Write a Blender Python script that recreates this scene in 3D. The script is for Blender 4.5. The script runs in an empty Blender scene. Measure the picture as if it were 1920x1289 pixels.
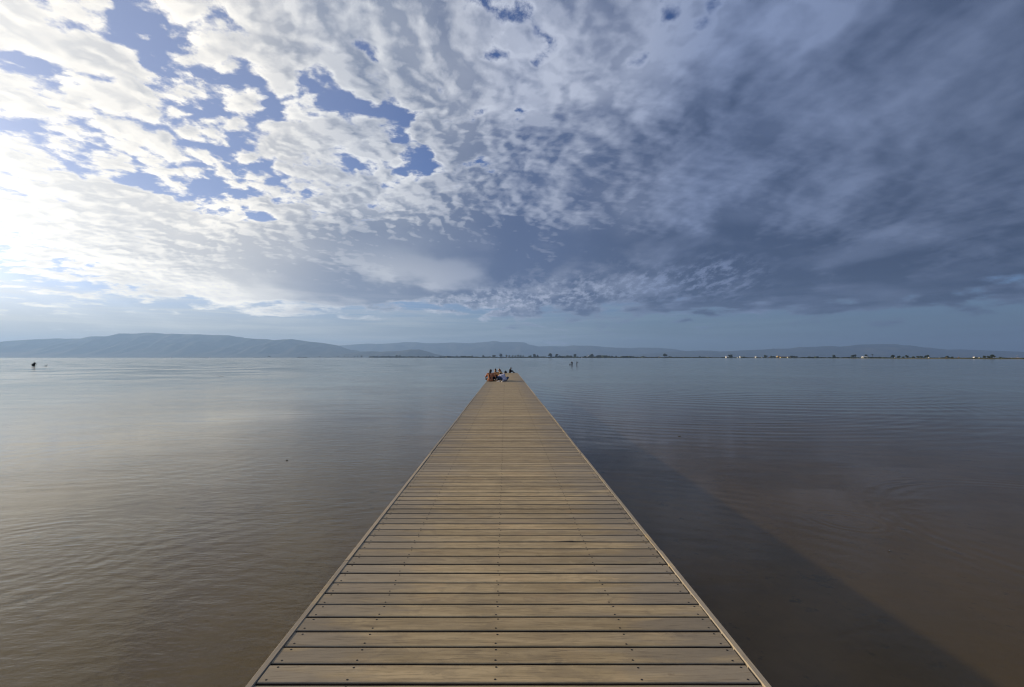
import bpy, bmesh, math, random
from mathutils import Vector, Matrix, noise as mnoise
random.seed(7)
R = math.radians
S = bpy.context.scene
COL = S.collection

# ------------------------------------------------------------------ measures
F = 853.0            # focal length in photo pixels (1920 wide, 16 mm lens)
HX, HY = 947.3, 670.7  # vanishing point of the pier / horizon
DECK = 0.60          # deck above the water
CAM_Z = DECK + 1.60
SUN_EL, SUN_AZ = 15.0, -64.0     # azimuth from +Y, negative = left

def at(px, depth, z=0.0):
    return Vector(((px - HX) / F * depth, depth, z))

# ------------------------------------------------------------------ helpers
def tag(o, label=None, cat=None, group=None, kind=None):
    if label: o['label'] = label
    if cat: o['category'] = cat
    if group: o['group'] = group
    if kind: o['kind'] = kind
    return o

def link(name, me, mats=(), parent=None, loc=None, smooth=False):
    o = bpy.data.objects.new(name, me)
    COL.objects.link(o)
    for m in (mats if isinstance(mats, (list, tuple)) else [mats]):
        me.materials.append(m)
    if parent: o.parent = parent
    if loc is not None: o.location = loc
    if smooth:
        for p in me.polygons: p.use_smooth = True
    return o

def empty(name, loc=(0, 0, 0), rz=0.0, scale=1.0):
    o = bpy.data.objects.new(name, None)
    COL.objects.link(o)
    o.location = loc
    o.rotation_euler = (0, 0, rz)
    o.scale = (scale,) * 3
    return o

def copy_tree(o, parent=None):
    kids = [c for c in bpy.data.objects if c.parent == o]
    c = o.copy(); COL.objects.link(c); c.parent = parent
    for k in kids: copy_tree(k, c)
    return c

class MB:
    """collects vertices and faces into one mesh"""
    def __init__(s): s.v, s.f, s.mi = [], [], []
    def face(s, idx, mi=0): s.f.append(tuple(idx)); s.mi.append(mi)
    def box(s, c, size, mi=0, rot=None):
        b = len(s.v)
        for dz in (-.5, .5):
            for dx, dy in ((-.5, -.5), (.5, -.5), (.5, .5), (-.5, .5)):
                p = Vector((dx * size[0], dy * size[1], dz * size[2]))
                if rot: p = rot @ p
                s.v.append(p + Vector(c))
        for q in ((3, 2, 1, 0), (4, 5, 6, 7), (0, 1, 5, 4), (1, 2, 6, 5), (2, 3, 7, 6), (3, 0, 4, 7)):
            s.face([b + i for i in q], mi)
    def tube(s, pts, rads, n=8, mi=0, caps=True):
        pts = [Vector(p) for p in pts]; rings = []
        for i, p in enumerate(pts):
            t = (pts[min(i + 1, len(pts) - 1)] - pts[max(i - 1, 0)])
            t = t.normalized() if t.length > 1e-9 else Vector((0, 0, 1))
            a = t.orthogonal().normalized(); c = t.cross(a)
            b = len(s.v)
            for k in range(n):
                w = 2 * math.pi * k / n
                s.v.append(p + (a * math.cos(w) + c * math.sin(w)) * rads[i])
            rings.append(b)
        for r0, r1 in zip(rings, rings[1:]):
            for k in range(n):
                s.face((r0 + k, r0 + (k + 1) % n, r1 + (k + 1) % n, r1 + k), mi)
        if caps:
            s.face([rings[0] + k for k in reversed(range(n))], mi)
            s.face([rings[-1] + k for k in range(n)], mi)
    def ell(s, c, r, nu=14, nv=9, rot=None, mi=0):
        b = len(s.v)
        for j in range(nv + 1):
            th = math.pi * j / nv
            for i in range(nu):
                ph = 2 * math.pi * i / nu
                p = Vector((math.sin(th) * math.cos(ph) * r[0], math.sin(th) * math.sin(ph) * r[1], math.cos(th) * r[2]))
                if rot: p = rot @ p
                s.v.append(p + Vector(c))
        for j in range(nv):
            for i in range(nu):
                s.face((b + j * nu + i, b + (j + 1) * nu + i, b + (j + 1) * nu + (i + 1) % nu, b + j * nu + (i + 1) % nu), mi)
    def cap(s, p0, r0, p1, r1, n=10):
        """tapered capsule"""
        p0, p1 = Vector(p0), Vector(p1); t = (p1 - p0)
        t = t.normalized() if t.length > 1e-6 else Vector((0, 0, 1))
        pts, rr = [], []
        for k in range(5):
            a = math.pi / 2 * (1 - k / 4)
            pts.append(p0 - t * r0 * math.sin(a)); rr.append(max(r0 * math.cos(a), r0 * .05))
        for k in range(5):
            a = math.pi / 2 * k / 4
            pts.append(p1 + t * r1 * math.sin(a)); rr.append(max(r1 * math.cos(a), r1 * .05))
        s.tube(pts, rr, n)
    def mesh(s, name):
        me = bpy.data.meshes.new(name)
        me.from_pydata([tuple(v) for v in s.v], [], s.f)
        me.polygons.foreach_set('material_index', s.mi)
        me.update()
        return me
    def obj(s, name, mats, parent=None, loc=None, smooth=False):
        return link(name, s.mesh(name), mats, parent, loc, smooth)

def remeshed(mb, name, voxel, smooth=4, disp=0.0):
    """fuse the collected shapes into one continuous skin"""
    me = mb.mesh(name)
    tmp = bpy.data.objects.new('tmp_fuse', me); COL.objects.link(tmp)
    m = tmp.modifiers.new('r', 'REMESH'); m.mode = 'VOXEL'; m.voxel_size = voxel; m.use_smooth_shade = True
    if smooth:
        s = tmp.modifiers.new('s', 'SMOOTH'); s.factor = .5; s.iterations = smooth
    dg = bpy.context.evaluated_depsgraph_get()
    out = bpy.data.meshes.new_from_object(tmp.evaluated_get(dg))
    out.name = name
    bpy.data.objects.remove(tmp); bpy.data.meshes.remove(me)
    if disp:
        for v in out.vertices:
            p = v.co
            v.co = p + v.normal * disp * mnoise.fractal(Vector((p.x * 9, p.y * 9, p.z * 14)), 1, 2, 3)
    for p in out.polygons: p.use_smooth = True
    return out

# ------------------------------------------------------------------ node helpers
class G:
    def __init__(s, tree): s.t = tree; s.n = tree.nodes; s.l = tree.links
    def put(s, sock, v):
        if hasattr(v, 'is_linked') or hasattr(v, 'links'): s.l.new(v, sock)
        elif v is not None:
            if sock.type == 'RGBA' and len(v) == 3: v = (*v, 1)
            sock.default_value = v
    def m(s, op, a, b=None, c=None, clamp=False):
        n = s.n.new('ShaderNodeMath'); n.operation = op; n.use_clamp = clamp
        for i, v in enumerate((a, b, c)):
            if v is not None: s.put(n.inputs[i], v)
        return n.outputs[0]
    def add(s, *a):
        r = a[0]
        for x in a[1:]: r = s.m('ADD', r, x)
        return r
    def mul(s, *a):
        r = a[0]
        for x in a[1:]: r = s.m('MULTIPLY', r, x)
        return r
    def sub(s, a, b): return s.m('SUBTRACT', a, b)
    def v(s, op, a, b=None, c=None, scale=None):
        n = s.n.new('ShaderNodeVectorMath'); n.operation = op
        for i, x in enumerate((a, b, c)):
            if x is not None: s.put(n.inputs[i], x)
        if scale is not None: s.put(n.inputs['Scale'], scale)
        return n.outputs['Value'] if op in ('DOT_PRODUCT', 'LENGTH', 'DISTANCE') else n.outputs['Vector']
    def xyz(s, x, y, z):
        n = s.n.new('ShaderNodeCombineXYZ')
        for i, q in enumerate((x, y, z)): s.put(n.inputs[i], q)
        return n.outputs[0]
    def sep(s, v):
        n = s.n.new('ShaderNodeSeparateXYZ'); s.put(n.inputs[0], v)
        return n.outputs[0], n.outputs[1], n.outputs[2]
    def noise(s, vec, scale, detail=4, rough=.5, dist=0.0, lac=2.0):
        n = s.n.new('ShaderNodeTexNoise'); s.put(n.inputs['Vector'], vec)
        n.inputs['Scale'].default_value = scale; n.inputs['Detail'].default_value = detail
        s.put(n.inputs['Roughness'], rough); n.inputs['Distortion'].default_value = dist
        n.inputs['Lacunarity'].default_value = lac
        return n.outputs['Fac']
    def noisec(s, vec, scale, detail=2):
        n = s.n.new('ShaderNodeTexNoise'); s.put(n.inputs['Vector'], vec)
        n.inputs['Scale'].default_value = scale; n.inputs['Detail'].default_value = detail
        return n.outputs['Color']
    def step(s, v, a, b, lo=0.0, hi=1.0):
        n = s.n.new('ShaderNodeMapRange'); n.interpolation_type = 'SMOOTHSTEP'
        s.put(n.inputs[0], v); s.put(n.inputs[1], a); s.put(n.inputs[2], b); s.put(n.inputs[3], lo); s.put(n.inputs[4], hi)
        return n.outputs[0]
    def mix(s, f, a, b):
        n = s.n.new('ShaderNodeMix'); n.data_type = 'RGBA'
        s.put(n.inputs['Factor'], f); s.put(n.inputs[6], a); s.put(n.inputs[7], b)
        return n.outputs[2]
    def ramp(s, f, stops, mode='LINEAR'):
        n = s.n.new('ShaderNodeValToRGB'); s.put(n.inputs[0], f); cr = n.color_ramp; cr.interpolation = mode
        while len(cr.elements) < len(stops): cr.elements.new(.5)
        for e, (p, c) in zip(cr.elements, stops): e.position = p; e.color = (*c, 1)
        return n.outputs[0]

def material(name):
    m = bpy.data.materials.new(name); m.use_nodes = True
    m.node_tree.nodes.clear()
    g = G(m.node_tree)
    out = g.n.new('ShaderNodeOutputMaterial')
    return m, g, out

def principled(g, out, col, rough=.7, normal=None, spec=.5, **kw):
    b = g.n.new('ShaderNodeBsdfPrincipled')
    g.put(b.inputs['Base Color'], col); g.put(b.inputs['Roughness'], rough)
    b.inputs['Specular IOR Level'].default_value = spec
    if normal is not None: g.l.new(normal, b.inputs['Normal'])
    for k, v in kw.items(): g.put(b.inputs[k], v)
    g.l.new(b.outputs[0], out.inputs[0])
    return b

def bump(g, h, dist=1.0, strength=1.0):
    n = g.n.new('ShaderNodeBump'); g.put(n.inputs['Height'], h)
    n.inputs['Distance'].default_value = dist; n.inputs['Strength'].default_value = strength
    return n.outputs[0]

def objco(g):
    return g.n.new('ShaderNodeTexCoord').outputs['Object']

def simple(name, col, rough=.8, var=.25, scale=6.0, bmp=0.0, spec=.3):
    m, g, out = material(name)
    co = objco(g)
    n = g.noise(co, scale, 5, .6)
    c1 = tuple(c * (1 - var) for c in col); c2 = tuple(min(1, c * (1 + var)) for c in col)
    c = g.mix(g.step(n, .3, .7), c1, c2)
    nm = bump(g, g.noise(co, scale * 5, 4, .6), bmp) if bmp else None
    principled(g, out, c, rough, nm, spec)
    return m

#@@WORLD
# ------------------------------------------------------------------ world: daylight sky with a broken deck of cloud
W = bpy.data.worlds.new("World"); S.world = W; W.use_nodes = True
W.node_tree.nodes.clear()
g = G(W.node_tree)
wout = g.n.new('ShaderNodeOutputWorld')
el, az = R(SUN_EL), R(SUN_AZ)
SD = Vector((math.cos(el) * math.sin(az), math.cos(el) * math.cos(az), math.sin(el)))
KZ = .20
def P(px, py):      # the cloud plane point a sky direction meets
    d = Vector(((px - HX) / F, 1, (HY - py) / F)).normalized()
    return (d.x / (d.z + KZ), d.y / (d.z + KZ))
d = g.v('NORMALIZE', g.n.new('ShaderNodeTexCoord').outputs['Generated'])
dx, dy, dz = g.sep(d)
dzp = g.m('MAXIMUM', dz, 0.0)
den = g.add(dzp, KZ)
px_, py_ = g.m('DIVIDE', dx, den), g.m('DIVIDE', dy, den)
p = g.xyz(px_, py_, 0.0)
wc = g.v('SUBTRACT', g.noisec(p, .9, 2), (.5, .5, .5))
q = g.v('ADD', p, g.v('SCALE', wc, scale=.26))
sx, sy = math.sin(az), math.cos(az)
left = g.mul(g.step(px_, .85, -.25), g.step(py_, 2.75, 1.95))    # broken puffs on one side, smooth sheet on the other
rough = g.m('MULTIPLY_ADD', left, .14, .50)
fw = g.v('SCALE', g.v('SUBTRACT', g.noisec(q, 12.0, 5), (.5, .5, .5)), scale=.085)
def voro(vec, sc, sm):
    vo = g.n.new('ShaderNodeTexVoronoi'); vo.feature = 'SMOOTH_F1'; vo.voronoi_dimensions = '2D'
    g.put(vo.inputs['Vector'], vec); vo.inputs['Scale'].default_value = sc; vo.inputs['Smoothness'].default_value = sm
    return vo.outputs['Distance']
def field(q, fine=True):
    big = g.noise(g.v('ADD', q, (3.1, 7.7, .3)), 1.6, 3, .5)
    cell = g.noise(q, 4.6, 10, rough, 0.0)
    qf = g.v('ADD', q, fw)
    puff = g.add(g.m('MULTIPLY_ADD', voro(qf, 11.0, .5), -.36, .145), g.m('MULTIPLY_ADD', voro(qf, 27.0, .5), -.15, .06))
    return g.add(g.mul(big, .42), g.mul(cell, .86), g.mul(puff, g.m('MULTIPLY_ADD', left, .90, .10)), -.025)
f0 = field(q)
f1 = field(g.v('ADD', q, (sx * .028, sy * .028, 0)))
def lump(o): return g.noise(g.v('ADD', g.v('MULTIPLY', q, (1.0, .8, 1)), o), 2.6, 5, .46, .1)
l0, l1 = lump((1, 1, 4)), lump((1 + sx * .14, 1 + sy * .14, 4))
fr_ = g.mul(g.sub(g.noise(q, 34.0, 6, .75), .5), g.m('MULTIPLY_ADD', left, .14, .19))
dot = g.v('DOT_PRODUCT', d, tuple(SD))

# where the deck is open and where it is closed
cov = g.m('MULTIPLY_ADD', g.step(px_, -.6, .5), .075, .10)                  # more closed to the right
def cap_mask(a, b, rad, soft):
    a, b = Vector(P(*a)), Vector(P(*b)); ab = b - a; L2 = max(ab.length_squared, 1e-6)
    ax, ay = g.sub(px_w, a.x), g.sub(py_w, a.y)
    t = g.m('DIVIDE', g.add(g.mul(ax, ab.x), g.mul(ay, ab.y)), L2, clamp=True)
    ex, ey = g.sub(ax, g.mul(t, ab.x)), g.sub(ay, g.mul(t, ab.y))
    dd = g.m('SQRT', g.add(g.mul(ex, ex), g.mul(ey, ey)))
    return g.step(dd, rad - soft if rad > soft else 0.0, rad + soft, 1.0, 0.0)
# edges of the openings wander
ww = g.v('ADD', p, g.v('SCALE', g.v('SUBTRACT', g.noisec(p, 3.6, 4), (.5, .5, .5)), scale=.6))
px_w, py_w, _z = g.sep(ww)
for a, b, rad, soft, amt in [
        ((175, 20), (290, 105), .03, .07, -.26), ((400, 125), (470, 160), .02, .07, -.20), ((30, 130), (160, 160), .02, .06, -.12),
        ((545, 20), (590, 90), .01, .05, -.14), ((590, 185), (730, 245), .02, .07, -.24), ((760, 280), (880, 335), .02, .08, -.22),
        ((230, 330), (440, 375), .03, .12, -.17), ((70, 250), (330, 300), .02, .09, -.10), ((940, -10), (1010, 10), .01, .11, -.20),
        ((1290, 0), (1330, 20), .02, .11, -.30), ((1170, 140), (1280, 85), .015, .10, -.27), ((1010, 210), (1130, 185), .01, .09, -.22),
        ((690, 110), (830, 160), .02, .07, -.15), ((330, 210), (380, 240), .02, .06, -.12),
        ((0, 40), (180, 100), .09, .10, .10), ((620, 30), (800, 120), .08, .12, .09), ((480, 250), (560, 260), .06, .10, .05),
        ((60, 210), (120, 220), .06, .08, .06), ((1500, 100), (1800, 300), .6, .5, .10), ((420, 500), (1000, 500), .45, .5, .30), ((500, 545), (1500, 535), .4, .6, .12),
        ((1100, 330), (1900, 430), .6, .6, .12), ((600, 40), (1000, 120), .10, .20, .08)]:
    cov = g.add(cov, g.mul(cap_mask(a, b, rad, soft), amt))
low = g.step(dz, .035, .165)                               # the deck ends above the horizon
cov = g.sub(cov, g.mul(g.sub(1.0, low), .30))
fc = g.sub(g.add(f0, cov), .60)
dens = g.step(g.add(fc, fr_), -.05, .12)
thick = g.step(fc, .02, .22)
relief = g.m('MULTIPLY_ADD', g.sub(f0, f1), g.mul(g.step(px_, -.6, 1.2, 4.6, 4.2), g.step(py_, 3.0, 1.9, .5, 1.0)), g.m('MULTIPLY_ADD', g.sub(l0, l1), 2.6, .42), clamp=True)
x = g.m('MULTIPLY_ADD', dot, .5, .5)   # 0..1 toward the sun
def rp(stops): return g.ramp(x, [((a + 1) / 2, c) for a, c in stops], 'EASE')
bright = rp([(-.6, (.12, .162, .27)), (-.3, (.14, .183, .30)), (.1, (.22, .28, .45)), (.45, (.50, .545, .67)), (.7, (.85, .86, .88)), (.88, (1.22, 1.16, 1.05))])
dark = rp([(-.6, (.036, .056, .115)), (-.3, (.039, .062, .126)), (.1, (.046, .073, .152)), (.45, (.085, .125, .245)), (.7, (.22, .265, .375)), (.88, (.56, .57, .60)), (1, (.8, .8, .8))])
shade = g.m('MULTIPLY_ADD', relief, -.62, g.add(g.mul(thick, g.step(px_, -.8, .2, .50, .62)), .38, g.mul(g.step(py_, 1.8, 2.15), g.step(px_, -1.8, -1.15), .46), g.mul(g.sub(l0, .5), .9)), clamp=True)
broad = l0
lite = g.mul(g.step(broad, .46, .68), g.sub(1.0, left), .5)
for a, b, rad, soft, amt in [((1290, 110), (1520, 20), .05, .20, .45), ((1040, 90), (1200, 60), .08, .18, .4), ((1150, 200), (1240, 170), .03, .12, .4), ((1880, 170), (1900, 240), .2, .4, .3), ((1210, 390), (1290, 370), .1, .3, .22), ((700, 60), (900, 150), .06, .14, .14), ((1040, 200), (1100, 190), .03, .08, .35), ((560, 370), (760, 400), .04, .10, .05)]:
    lite = g.add(lite, g.mul(cap_mask(a, b, rad, soft), amt))
shade = g.m('SUBTRACT', shade, lite, clamp=True)
ccol = g.mix(shade, bright, dark)
# far streaks low in the sky
st = g.noise(g.xyz(g.mul(g.m('ARCTAN2', dx, dy), 3.0), g.mul(dz, 62.0), 4.0), 1.3, 6, .6, .4)
ccol = g.mix(g.mul(g.sub(1.0, low), g.step(st, .45, .7), .5), ccol, bright)
# thin bright veil in the lower middle of the sky
veil = g.mul(cap_mask((830, 588), (1330, 528), .10, .40), g.step(g.noise(g.v('MULTIPLY', p, (2.2, 1, 1)), 7.5, 8, .66), .44, .62))
ccol = g.mix(g.mul(veil, .62), ccol, g.v('SCALE', bright, scale=1.15))
aure = g.m('POWER', g.m('MAXIMUM', dot, 0.0), 38.0)
e1 = Vector((math.cos(az), -math.sin(az), 0)); e2 = SD.cross(e1)
th = g.m('ARCTAN2', g.v('DOT_PRODUCT', d, tuple(e2)), g.v('DOT_PRODUCT', d, tuple(e1)))
rays = g.mul(g.step(g.noise(g.xyz(g.mul(th, 5.0), 0.0, 0.0), 1.6, 3, .5), .42, .66), g.step(dz, .30, .10), g.step(dot, .55, .9), g.step(dz, 0.0, .03))
aure2 = g.m('POWER', g.m('MAXIMUM', dot, 0.0), 7.0)
sky = g.n.new('ShaderNodeTexSky'); sky.sky_type = 'NISHITA'; sky.sun_disc = False
sky.sun_elevation = el; sky.sun_rotation = az
sky.air_density = 1.0; sky.dust_density = .6; sky.ozone_density = 2.5; sky.altitude = 0
tint = g.v('MULTIPLY', sky.outputs[0], (.80, .98, 1.55))
airc = rp([(-.6, (1.2, 1.95, 2.95)), (-.3, (1.35, 2.2, 3.25)), (.1, (2.0, 2.95, 3.75)), (.45, (4.0, 4.9, 5.5)), (.7, (6.3, 6.6, 6.5)), (.88, (9.0, 8.8, 8.0))])
airc = g.v('SCALE', airc, scale=1.0)
skc = g.mix(g.m('MULTIPLY', g.step(dz, .14, .02), .85), tint, airc)
skc = g.mix(g.mul(g.step(dz, .16, .08), g.step(st, .42, .66), .55), skc, g.v('SCALE', airc, scale=1.45))
skc = g.mix(g.mul(g.step(dot, .45, .97), g.step(dz, .12, .24), .34), skc, (8.0, 8.6, 10.4))
bg_sky = g.n.new('ShaderNodeBackground'); g.l.new(skc, bg_sky.inputs[0]); bg_sky.inputs[1].default_value = .065
glow = g.mix(1.0, (1, .92, .77), (1, .92, .77))
bg_c = g.n.new('ShaderNodeBackground'); g.l.new(ccol, bg_c.inputs[0]); bg_c.inputs[1].default_value = 1.0
mx = g.n.new('ShaderNodeMixShader'); g.l.new(dens, mx.inputs[0]); g.l.new(bg_sky.outputs[0], mx.inputs[1]); g.l.new(bg_c.outputs[0], mx.inputs[2])
bg_g = g.n.new('ShaderNodeBackground'); g.l.new(glow, bg_g.inputs[0]); dh = g.m('DIVIDE', g.add(g.mul(dx, sx), g.mul(dy, sy)), g.m('SQRT', g.add(g.mul(dx, dx), g.mul(dy, dy), 1e-6)))
lowglow = g.mul(g.m('POWER', g.m('MAXIMUM', dh, 0.0), 8.0), g.step(dz, .02, .10), g.step(dz, .34, .17))
g.l.new(g.add(g.mul(aure, .45), g.mul(aure2, .07), g.mul(lowglow, .30), g.mul(rays, .10)), bg_g.inputs[1])
ad = g.n.new('ShaderNodeAddShader'); g.l.new(mx.outputs[0], ad.inputs[0]); g.l.new(bg_g.outputs[0], ad.inputs[1])
g.l.new(ad.outputs[0], wout.inputs[0])
W.cycles.sampling_method = 'MANUAL'; W.cycles.sample_map_resolution = 512

# the sun
ld = bpy.data.lights.new('sun', 'SUN'); ld.energy = 5.0; ld.angle = R(1.0); ld.color = (1, .80, .54)
lo = bpy.data.objects.new('sun', ld); COL.objects.link(lo)
lo.rotation_euler = (-SD).to_track_quat('-Z', 'Y').to_euler()

#@@CAMERA
cd = bpy.data.cameras.new('camera'); cam = bpy.data.objects.new('camera', cd); COL.objects.link(cam)
cd.sensor_width = 36; cd.lens = 36 * F / 1920
cd.clip_start = .05; cd.clip_end = 60000
pitch = math.atan((HY - 644.5) / F)
cam.location = (0, 0, CAM_Z); cam.rotation_euler = (R(90) + pitch, 0, 0)
cd.shift_x = (960 - HX) / 1920
S.camera = cam
vs = S.view_settings; S.display_settings.display_device = 'sRGB'
vs.view_transform = 'Standard'; vs.look = 'None'; vs.gamma = 1.0; vs.exposure = 0.0; vs.use_curve_mapping = False
#@@END

#@@WATER
# ------------------------------------------------------------------ air
def sheet(name, x0, x1, y0, y1, z, mat, kind='structure', label=None):
    mb = MB(); mb.v = [Vector(v) for v in ((x0, y0, z), (x1, y0, z), (x1, y1, z), (x0, y1, z))]; mb.face((0, 1, 2, 3))
    return tag(mb.obj(name, mat), kind=kind)

HZ_TOP = 640.0
m, g, out = material('air')
pv = g.n.new('ShaderNodeVolumePrincipled')
pv.inputs['Color'].default_value = (.37, .59, 1.0, 1)
pv.inputs['Density'].default_value = 9.5e-5
pv.inputs['Anisotropy'].default_value = .28
g.l.new(pv.outputs[0], out.inputs['Volume'])
mb = MB(); mb.box((0, 8500, HZ_TOP / 2 - 1.0), (44000, 19000, HZ_TOP + 1.6))
tag(mb.obj('haze', m), kind='stuff')

# ------------------------------------------------------------------ lake bed and water
m, g, out = material('lake_mud')
co = objco(g)
n1 = g.noise(co, .55, 6, .62); n2 = g.noise(g.v('ADD', co, (9, 4, 1)), 2.6, 7, .68)
n3 = g.noise(g.v('ADD', co, (2, 1, 5)), 9.0, 5, .6)
c = g.mix(g.step(n1, .35, .65), (.17, .122, .052), (.36, .262, .120))
c = g.mix(g.mul(g.step(n2, .60, .70), .85), c, (.022, .022, .018))
c = g.mix(g.mul(g.step(n3, .62, .72), .5), c, (.045, .038, .028))
principled(g, out, c, .95, None, .1)
bed = sheet('lake_bed', -600, 600, -300, 420, -.42, m)

m, g, out = material('lagoon_water')
geo = g.n.new('ShaderNodeNewGeometry').outputs['Position']
X, Y, Z = g.sep(geo)
leftw = g.step(X, 2.0, -3.0)
pp = g.xyz(X, Y, 0.0)
warp = g.v('ADD', pp, g.v('SCALE', g.v('SUBTRACT', g.noisec(pp, .18, 2), (.5, .5, .5)), scale=1.2))
patch = g.noise(g.v('ADD', pp, (5, 3, 0)), .11, 3, .55)
calm = g.step(patch, .36, .62)
rip = g.noise(g.v('MULTIPLY', warp, (1.0, 2.2, 1)), 2.7, 5, .56)       # wavelets ~0.3 m
swell = g.noise(g.v('MULTIPLY', warp, (.28, .9, 1)), .8, 3, .5)
fine = g.noise(g.v('MULTIPLY', warp, (3.0, 7.0, 1)), 2.2, 3, .5)
near = g.step(Y, 16.0, 2.0)
amp = g.mul(g.m('MULTIPLY_ADD', calm, .88, .12), g.m('MULTIPLY_ADD', leftw, .80, .20))
amp = g.mul(amp, g.m('MULTIPLY_ADD', near, .55, .45))
h = g.add(g.mul(rip, .023, amp), g.mul(swell, .022), g.mul(fine, .005, amp))
def ring(cx, cy, k, r0, wid, a):
    ddx, ddy = g.sub(X, cx), g.sub(Y, cy)
    r = g.m('SQRT', g.add(g.mul(ddx, ddx), g.mul(ddy, ddy)))
    r = g.add(r, g.mul(g.sub(g.noise(pp, .8, 2), .5), .12))
    e = g.m('DIVIDE', g.sub(r, r0), wid)
    env = g.m('POWER', 2.718, g.mul(g.mul(e, e), -1.0))
    return g.mul(g.m('SINE', g.mul(r, k)), env, a)
def wpt(px, py):
    dep = F * CAM_Z / (py - HY)
    return (px - HX) / F * dep, dep
for (px, py, k, r0, wid, a) in ((35, 1040, 34, 1.0, .55, .0009), (1580, 972, 48, .36, .18, .0010), (1330, 720, 5.0, 14, 9, .0035),
                                (1150, 1500, 20, 5.2, 1.4, .0009), (2150, 1010, 30, 2.6, .35, .0012), (300, 850, 14, 2.6, 1.2, .0009), (1240, 745, 11, 11.5, 3.5, .0016)):
    cx, cy = wpt(px, py)
    h = g.add(h, ring(cx, cy, k, r0, wid, a))
nm = bump(g, h, 1.0, 1.0)
fr = g.n.new('ShaderNodeFresnel'); fr.inputs['IOR'].default_value = 1.36; g.l.new(nm, fr.inputs['Normal'])
gl = g.n.new('ShaderNodeBsdfGlossy'); g.put(gl.inputs['Roughness'], g.m('MULTIPLY_ADD', calm, .06, .07)); g.l.new(nm, gl.inputs['Normal'])
gl.inputs['Color'].default_value = (1, .965, .89, 1)
tr = g.n.new('ShaderNodeBsdfTransparent'); tr.inputs['Color'].default_value = (.88, .71, .40, 1)
df = g.n.new('ShaderNodeBsdfDiffuse')
murk = g.noise(g.v('ADD', pp, (1, 8, 0)), .35, 4, .6)
g.l.new(g.mix(murk, (.140, .096, .030), (.195, .138, .046)), df.inputs['Color'])
m1 = g.n.new('ShaderNodeMixShader'); m1.inputs[0].default_value = .36
g.l.new(tr.outputs[0], m1.inputs[1]); g.l.new(df.outputs[0], m1.inputs[2])
m2 = g.n.new('ShaderNodeMixShader'); g.l.new(fr.outputs[0], m2.inputs[0]); g.l.new(m1.outputs[0], m2.inputs[1]); g.l.new(gl.outputs[0], m2.inputs[2])
g.l.new(m2.outputs[0], out.inputs[0])
sheet('water', -21000, 21000, -500, 6500, 0.0, m)

#@@PIER
# ------------------------------------------------------------------ pier
def wood(name, along='X', light=1.0, grey=.5):
    m, g, out = material(name)
    co = objco(g); x, y, z = g.sep(co)
    at_ = g.n.new('ShaderNodeAttribute'); at_.attribute_name = 'board'; rnd = at_.outputs['Fac']
    off = g.xyz(g.mul(rnd, 37.0), g.mul(rnd, 91.0), g.mul(rnd, 53.0))
    if along == 'X': gv = (1.7, 15.0, 15.0); gf = (5.0, 120.0, 60.0)
    else: gv = (22.0, 1.0, 22.0); gf = (150.0, 3.0, 60.0)
    cw = g.v('ADD', co, off)
    wv = g.v('ADD', cw, g.v('SCALE', g.v('SUBTRACT', g.noisec(cw, 1.7, 3), (.5, .5, .5)), scale=.05))
    grain = g.noise(g.v('MULTIPLY', wv, gv), 1.0, 6, .62, .6)
    fineg = g.noise(g.v('MULTIPLY', wv, gf), 1.0, 4, .6)
    blot = g.noise(cw, 2.3, 5, .6, .4)
    blot2 = g.noise(g.v('MULTIPLY', cw, (1.2, 5.0, 1)), 1.0, 4, .6)
    L = light
    c = g.mix(g.step(grain, .30, .70), (.275 * L, .212 * L, .118 * L), (.42 * L, .328 * L, .190 * L))
    fig = g.noise(g.v('MULTIPLY', wv, (3.2, 6.0, 6.0) if along == 'X' else (6.0, 3.2, 6.0)), 1.6, 6, .62, .8)
    c = g.mix(g.mul(g.step(fig, .52, .36), .55), c, (.235 * L, .185 * L, .115 * L)); c = g.mix(g.mul(g.step(fig, .58, .74), .45), c, (.50 * L, .39 * L, .225 * L))
    c = g.mix(g.mul(g.step(blot, .52, .70), .35), c, (.40 * L, .28 * L, .15 * L))       # ruddy
    # weathered silver grey, mostly toward the ends of the boards
    ax = g.m('ABSOLUTE', x)
    endw = g.step(ax, .25, 1.20)
    gm = g.mul(g.step(g.add(blot2, g.mul(endw, .20)), .50, .70), g.m('MULTIPLY_ADD', endw, .55, .25 * grey * 2))
    c = g.mix(gm, c, (.225 * L, .195 * L, .150 * L))
    c = g.mix(g.mul(g.step(fineg, .52, .66), .45), c, (.105 * L, .080 * L, .050 * L))
    r2 = g.m('FRACT', g.mul(rnd, 7.31)); r3 = g.m('FRACT', g.mul(rnd, 19.7))
    c = g.mix(g.mul(g.step(r2, .55, 1.0), .30), c, (.27 * L, .235 * L, .175 * L))
    c = g.mix(g.mul(g.step(r3, .6, 1.0), .15), c, (.42 * L, .29 * L, .135 * L))
    st_ = g.noise(g.v('MULTIPLY', cw, (1.5, 2.5, 1)), 3.0, 5, .7)
    c = g.mix(g.mul(g.step(st_, .62, .72), .40), c, (.12 * L, .090 * L, .055 * L))
    tone = g.m('MULTIPLY_ADD', rnd, .34, .86)
    c = g.v('SCALE', c, scale=tone)
    hh = g.add(g.mul(grain, .0016), g.mul(fineg, .0011))
    principled(g, out, c, g.m('MULTIPLY_ADD', grain, -.15, .78), bump(g, hh, 1.0, .9), .25)
    return m
M_DECK = wood('weathered_boards', 'X', 1.12)
M_EDGE = wood('weathered_edge', 'Y', 1.32, .8)
M_BEAM = simple('wet_timber_gap_shade', (.07, .052, .034), .8, .35, 3.0, .01)
M_SCREW = simple('rusted_screw', (.016, .012, .009), .6, .3, 60)

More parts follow.
